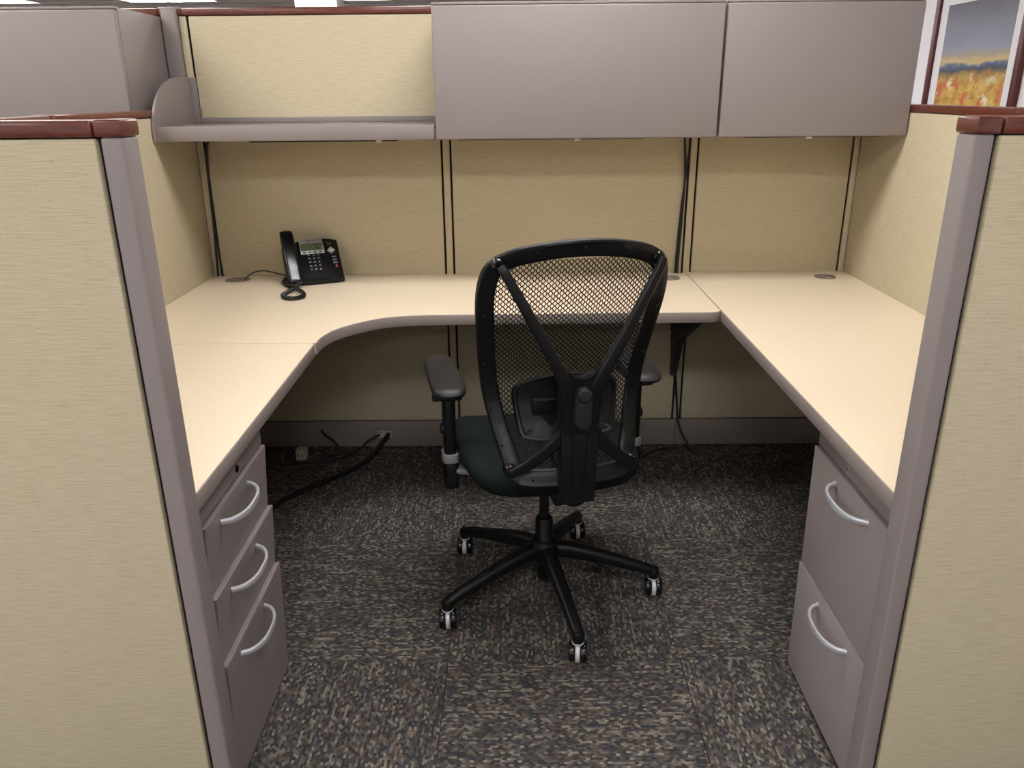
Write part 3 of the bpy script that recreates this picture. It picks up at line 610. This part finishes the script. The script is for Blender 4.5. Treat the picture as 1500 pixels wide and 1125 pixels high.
# woven back: slanted zig-zag strands, each touching its neighbours
def inner_w(z):
    best = 0.0
    for (x0, z0), (x1, z1) in zip(INN, INN[1:] + INN[:1]):
        if (z0 - z) * (z1 - z) <= 0 and z0 != z1: best = max(best, abs(x0 + (x1 - x0) * (z - z0) / (z1 - z0)))
    return best
bm = bmesh.new(); dx, dz, rw = 0.0064, 0.0064, 0.0016; z0 = 0.548; nz = int((1.072 - z0) / dz)
WI = [inner_w(z0 + j * dz) for j in range(nz + 1)]
for c_ in range(-32, 33):
    prev = None
    for j in range(nz + 1):
        z = z0 + j * dz; q = (j % 2) * 2 - 1 if (c_ % 2 == 0) else 1 - (j % 2) * 2
        x = c_ * dx + q * (dx / 2 - rw * 0.45) + 0.0
        if WI[j] == 0 or abs(x) > WI[j] + 0.012: prev = None; continue
        y = back_y(x, z) + 0.003 + 0.0006 * q
        a = bm.verts.new((x - rw, y, z)); b = bm.verts.new((x + rw, y, z))
        if prev: bm.faces.new((prev[0], prev[1], b, a))
        prev = (a, b)
mm = cp('back_mesh', bm, 'mesh', label='woven black see-through mesh'); mm['kind'] = 'stuff'
# lumbar pad riding on the mesh
lh = [(0.0, 0.768), (0.05, 0.766), (0.098, 0.752), (0.126, 0.738), (0.133, 0.715), (0.128, 0.665), (0.122, 0.628), (0.108, 0.614), (0.04, 0.607), (0.0, 0.606)]
lo = lh + [(-x, z) for x, z in lh[-2:0:-1]]; lo = [(v.x, v.y) for v in spline([(x, z, 0) for x, z in lo], 4, closed=True)]
bm = bmesh.new(); rg = []
for f, d in ((1.0, -0.001), (1.0, -0.010), (0.975, -0.016), (0.93, -0.016), (0.90, -0.011), (0.6, -0.011), (0.3, -0.011)):
    rg.append([bm.verts.new((x * f, back_y(x * f, 0.687 + (z - 0.687) * f) + d, 0.687 + (z - 0.687) * f)) for x, z in lo])
for A, B in zip(rg, rg[1:]):
    for j in range(len(lo)): bm.faces.new((A[j], A[(j + 1) % len(lo)], B[(j + 1) % len(lo)], B[j]))
bm.faces.new(rg[-1]); bm.faces.new(rg[0][::-1])
lp = cp('lumbar_pad', bm, 'black')
bm = bmesh.new(); yc = back_y(-0.055, 0.69)
add_box(bm, -0.088, -0.03, yc - 0.024, yc - 0.008, 0.668, 0.712, bev=0.003)
for k in range(3): sweep(bm, [(-0.032, yc - 0.025, 0.707 - 0.005 * k), (-0.075 + 0.008 * k, yc - 0.025, 0.707 - 0.005 * k), (-0.080 + 0.008 * k, yc - 0.025, 0.69), (-0.075 + 0.008 * k, yc - 0.025, 0.673 + 0.005 * k), (-0.032, yc - 0.025, 0.673 + 0.005 * k)], circ(6, 0.0011), up=(0, 1, 0))
cp('lumbar_clip', bm, 'black', lp)
# Y-shaped support and spine
bm = bmesh.new()
for s in (-1, 1):
    P = spline([(s * 0.020, -0.338, 0.66), (s * 0.026, -0.348, 0.745), (s * 0.044, -0.356, 0.800), (s * 0.078, -0.360, 0.868), (s * 0.13, -0.358, 0.965), (s * 0.170, -0.350, 1.040), (s * 0.180, -0.343, 1.060)], 6)
    n = len(P); sweep(bm, P, rrect(0.030, 0.022, 0.008, 3), up=(0, -1, 0), scale=[((1.25 - 0.68 * i / n), 1.0 - 0.28 * i / n) for i in range(n)])
    P = spline([(s * 0.020, -0.330, 0.70), (s * 0.034, -0.330, 0.660), (s * 0.060, -0.325, 0.625), (s * 0.105, -0.308, 0.580), (s * 0.140, -0.296, 0.555), (s * 0.153, -0.291, 0.547)], 6)
    n = len(P); sweep(bm, P, rrect(0.032, 0.020, 0.008, 3), up=(0, -1, 0), scale=[((1.2 - 0.55 * i / n), 1.0 - 0.25 * i / n) for i in range(n)])
ys = cp('back_support', bm, 'black', label='Y-shaped black back support', ang=50)
bm = bmesh.new()
web = [(-0.048, 0.650), (-0.050, 0.74), (-0.053, 0.800)] + [(-0.040 * math.cos(t), 0.826 - 0.030 * math.sin(t)) for t in [math.pi * i / 10 for i in range(11)]] + [(0.053, 0.800), (0.050, 0.74), (0.048, 0.650)]
add_prism(bm, web, lambda p: (p[0] * 0.94, -0.362 + 0.18 * max(0, 0.78 - p[1]), p[1]), lambda p: (p[0], -0.332 + 0.10 * max(0, 0.78 - p[1]), p[1]), bev=0.004)
cp('support_web', bm, 'black', ys)
for x, z in ((-0.180, 1.058), (0.180, 1.058), (-0.152, 0.548), (0.152, 0.548)):
    y = back_y(x, z); bm = bmesh.new(); lathe(bm, [(0.016, -0.004), (0.016, 0.012), (0.0135, 0.020), (0.010, 0.0235), (0.005, 0.0235), (0.005, 0.0195), (0.002, 0.0195)], 20, mat=Matrix.Translation((x, y, z)) @ Matrix.Rotation(math.pi / 2, 4, 'X')); cp('pivot_boss', bm, 'black_gloss', ys)
sp = cp('spine', prism_y([(-0.041, 0.478), (0.041, 0.478), (0.043, 0.57), (0.043, 0.72), (-0.043, 0.72), (-0.043, 0.57)], -0.345, -0.305, bev=0.005), 'black')
cp('spine_housing', box(-0.040, 0.040, -0.315, -0.225, 0.481, 0.555, bev=0.006), 'black', sp)
bm = bmesh.new(); pl = [(0.017 * math.cos(t), 0.500 + 0.017 * math.sin(t)) for t in [math.pi + math.pi * i / 10 for i in range(11)]] + [(0.017 * math.cos(t), 0.668 + 0.017 * math.sin(t)) for t in [math.pi * i / 10 for i in range(11)]]
sweep(bm, [(x, -0.3455, z) for x, z in pl], circ(6, 0.0024), up=(0, 1, 0), closed=True); cp('slot_rim', bm, 'black', sp)
kb = cp('adjuster', prism_y([(0.021 * math.cos(t), 0.702 + 0.021 * math.sin(t)) for t in [math.pi + math.pi * i / 10 for i in range(11)]] + [(0.019 * math.cos(t), 0.764 + 0.019 * math.sin(t)) for t in [math.pi * i / 10 for i in range(11)]], -0.375, -0.340, bev=0.006), 'black_soft')
bm = bmesh.new(); lathe(bm, [(0.018, 0), (0.018, 0.016), (0.013, 0.022), (0.004, 0.023)], 18, mat=Matrix.Translation((0, -0.362, 0.766)) @ Matrix.Rotation(math.pi / 2, 4, 'X')); cp('adjuster_cap', bm, 'black_soft', kb)
bm = bmesh.new(); lathe(bm, [(0.026, 0.458), (0.031, 0.464), (0.031, 0.482)], 20, cx=0.0, cy=-0.298); cp('spine_foot', bm, 'black', sp)
# seat
def pad(bm, outline, zfun, layers):
    rg = []
    for f, h in layers: rg.append([bm.verts.new((x * f[0] if isinstance(f, tuple) else x * f, (y - 0.03) * (f[1] if isinstance(f, tuple) else f) + 0.03, zfun(x, y, h))) for x, y in outline])
    for A, B in zip(rg, rg[1:]):
        for j in range(len(outline)): bm.faces.new((A[j], A[(j + 1) % len(outline)], B[(j + 1) % len(outline)], B[j]))
    bm.faces.new(rg[0][::-1]); bm.faces.new(rg[-1])
so = [(0.0, 0.275), (0.10, 0.272), (0.185, 0.255), (0.228, 0.205), (0.242, 0.11), (0.243, 0.0), (0.232, -0.11), (0.205, -0.19), (0.15, -0.225), (0.0, -0.235)]
so = so + [(-x, y) for x, y in so[-2:0:-1]]; so = [(v.x, v.y) for v in spline([(x, y, 0) for x, y in so], 4, closed=True)]
bm = bmesh.new(); pad(bm, so, lambda x, y, h: 0.432 + 0.87 * h + 0.012 * (abs(x) / 0.24) ** 2 - 0.02 * max(0, (y - 0.15) / 0.12) ** 2, [(0.88, 0.0), (0.95, 0.006), (0.985, 0.022), (1.0, 0.042), (0.985, 0.058), (0.94, 0.068), (0.85, 0.073), (0.6, 0.073), (0.3, 0.072)])
cp('seat', bm, 'seat', label='dark charcoal green seat cushion', ang=60)
cp('seat_pan', box(-0.17, 0.17, -0.15, 0.20, 0.418, 0.440, bev=0.008), 'black')
bm = bmesh.new(); add_box(bm, -0.055, 0.055, -0.10, 0.12, 0.385, 0.424, bev=0.010); add_box(bm, -0.032, 0.032, -0.235, -0.08, 0.412, 0.440, bev=0.006); add_box(bm, -0.032, 0.032, -0.262, -0.20, 0.448, 0.51, bev=0.006); add_box(bm, -0.032, 0.032, -0.235, -0.19, 0.42, 0.46, bev=0.006); cp('tilt_mechanism', bm, 'black')
bm = bmesh.new(); sweep(bm, [(-0.05, 0.06, 0.405), (-0.12, 0.06, 0.400), (-0.17, 0.06, 0.392)], circ(8, 0.006)); cp('lever', bm, 'black_gloss')
# arms
for s in (-1, 1):
    ap = cp('arm_post', prism_z([(s * 0.263 + a, 0.020 + b) for a, b in rrect(0.034, 0.050, 0.012, 3)], 0.395, 0.655, bev=0.003), 'black')
    bm = bmesh.new(); add_prism(bm, [(s * 0.263 + a, 0.020 + b) for a, b in rrect(0.042, 0.058, 0.014, 3)], lambda p: (p[0], p[1], 0.372), lambda p: (p[0], p[1], 0.452), bev=0.004); cp('arm_sleeve', bm, 'black_gloss', ap)
    bm = bmesh.new(); add_prism(bm, [(s * 0.263 + a, 0.020 + b) for a, b in rrect(0.044, 0.060, 0.014, 3)], lambda p: (p[0], p[1], 0.450), lambda p: (p[0], p[1], 0.476), bev=0.002); cp('arm_collar', bm, 'arm_metal', ap, 'silver collar')
    bm = bmesh.new(); sweep(bm, [(s * 0.252, 0.020, 0.425), (s * 0.215, 0.018, 0.418), (s * 0.16, 0.015, 0.412), (s * 0.05, 0.01, 0.408)], rrect(0.055, 0.018, 0.006, 2)); cp('arm_bracket', bm, 'arm_metal', ap, 'grey metal arm bracket')
    bm = bmesh.new(); add_box(bm, s * 0.263 - 0.030, s * 0.263 + 0.030, -0.050, 0.10, 0.648, 0.667, bev=0.006); add_box(bm, s * 0.298 - 0.010, s * 0.298 + 0.010, -0.012, 0.012, 0.636, 0.650, bev=0.003); cp('arm_carrier', bm, 'black', ap)
    bm = bmesh.new(); lathe(bm, [(0.016, 0.0), (0.016, 0.006), (0.012, 0.010)], 16, mat=Matrix.Translation((s * 0.278, 0.02, 0.545)) @ Matrix.Rotation(s * math.pi / 2, 4, 'Y')); cp('height_button', bm, 'black', ap)
    po_ = [(0.0, 0.125), (0.022, 0.120), (0.038, 0.098), (0.043, 0.05), (0.046, -0.04), (0.044, -0.10), (0.030, -0.128), (0.0, -0.134)]
    po_ = po_ + [(-x, y) for x, y in po_[-2:0:-1]]; po_ = [(v.x, v.y) for v in spline([(x, y, 0) for x, y in po_], 3, closed=True)]
    bm = bmesh.new(); pad(bm, po_, lambda x, y, h: h, [(0.86, 0.0), (0.96, 0.004), (1.0, 0.014), (0.97, 0.023), (0.88, 0.029), (0.6, 0.031), (0.3, 0.032)])
    xf(bm, Matrix.Translation((s * 0.268, 0.072, 0.665)) @ Matrix.Scale(1.24, 4, (0, 1, 0)) @ Matrix.Rotation(-s * math.radians(1), 4, 'Z')); cp('armrest_pad', bm, 'black_soft', None, 'grey black padded armrest', 60)
# column and five-star base
bm = bmesh.new(); lathe(bm, [(0.0145, 0.235), (0.0145, 0.395)], 20); cp('gas_column', bm, 'black_gloss')
bm = bmesh.new(); lathe(bm, [(0.029, 0.150), (0.029, 0.188), (0.026, 0.192), (0.0255, 0.245), (0.022, 0.250)], 24); cp('column_cover', bm, 'black')
bm = bmesh.new(); lathe(bm, [(0.021, 0.050), (0.023, 0.056), (0.023, 0.10), (0.040, 0.115), (0.047, 0.130), (0.046, 0.168), (0.034, 0.180)], 28); cp('base_hub', bm, 'black')
A0 = math.radians(-4.0 - 11.5)
bm = bmesh.new(); P = [(0.030, 0, 0.148), (0.08, 0, 0.143), (0.15, 0, 0.128), (0.22, 0, 0.110), (0.29, 0, 0.090), (0.322, 0, 0.080), (0.333, 0, 0.077)]
sweep(bm, P, rrect(0.040, 0.044, 0.014, 3), scale=[(1.15, 1.1), (1.08, 1.05), (0.98, 0.92), (0.88, 0.78), (0.80, 0.68), (0.76, 0.66), (0.5, 0.45)])
lathe(bm, [(0.0155, 0.060), (0.0165, 0.066), (0.0165, 0.086), (0.012, 0.092)], 16, cx=0.3225)
arm0 = cp('base_arm', bm, 'black', ang=50); cast0 = None
def wheel_bm(x0, x1):
    bm = bmesh.new(); R = 0.0275
    lathe(bm, [(0.016, x0), (R - 0.004, x0), (R - 0.001, x0 + 0.002), (R, x0 + 0.006), (R, x1 - 0.003), (R - 0.002, x1), (0.010, x1)], 24, mat=Matrix.Rotation(math.pi / 2, 4, 'Y')); return bm
for k in range(5):
    a = A0 + k * math.radians(72)
    ar = arm0 if k == 0 else share(arm0, CH)
    ar.rotation_euler = (0, 0, a)
    loc = (0.3225 * math.cos(a), 0.3225 * math.sin(a), 0.0275)
    if cast0 is None:
        bm = bmesh.new(); hood = [(0.0282 * math.cos(t), 0.0282 * math.sin(t)) for t in [math.radians(-75 + 330 * i / 26) for i in range(27)]] ; hood = [(y, z) for y, z in hood]
        add_prism(bm, [(0.0285 * math.cos(2 * math.pi * i / 28), 0.0285 * max(-0.955, math.sin(2 * math.pi * i / 28))) for i in range(28)], lambda p: (-0.0058, p[0], p[1]), lambda p: (0.0058, p[0], p[1]), bev=0.001)
        lathe(bm, [(0.010, 0.022), (0.0165, 0.0285), (0.0165, 0.0325), (0.010, 0.0335), (0.006, 0.04)], 16)
        cast0 = cp('caster', bm, 'caster', None, 'silver caster hood between twin wheels'); w1 = cp('wheel', wheel_bm(-0.024, -0.0065), 'black_gloss', cast0); w2 = cp('wheel', wheel_bm(0.0065, 0.024), 'black_gloss', cast0); ca = cast0
    else:
        ca = share(cast0, CH); share(w1, ca); share(w2, ca)
    ca.location = loc; ca.rotation_euler = (0, 0, math.radians(-11.5) + (0.0, 0.12, -0.05, 0.08, -0.1)[k])
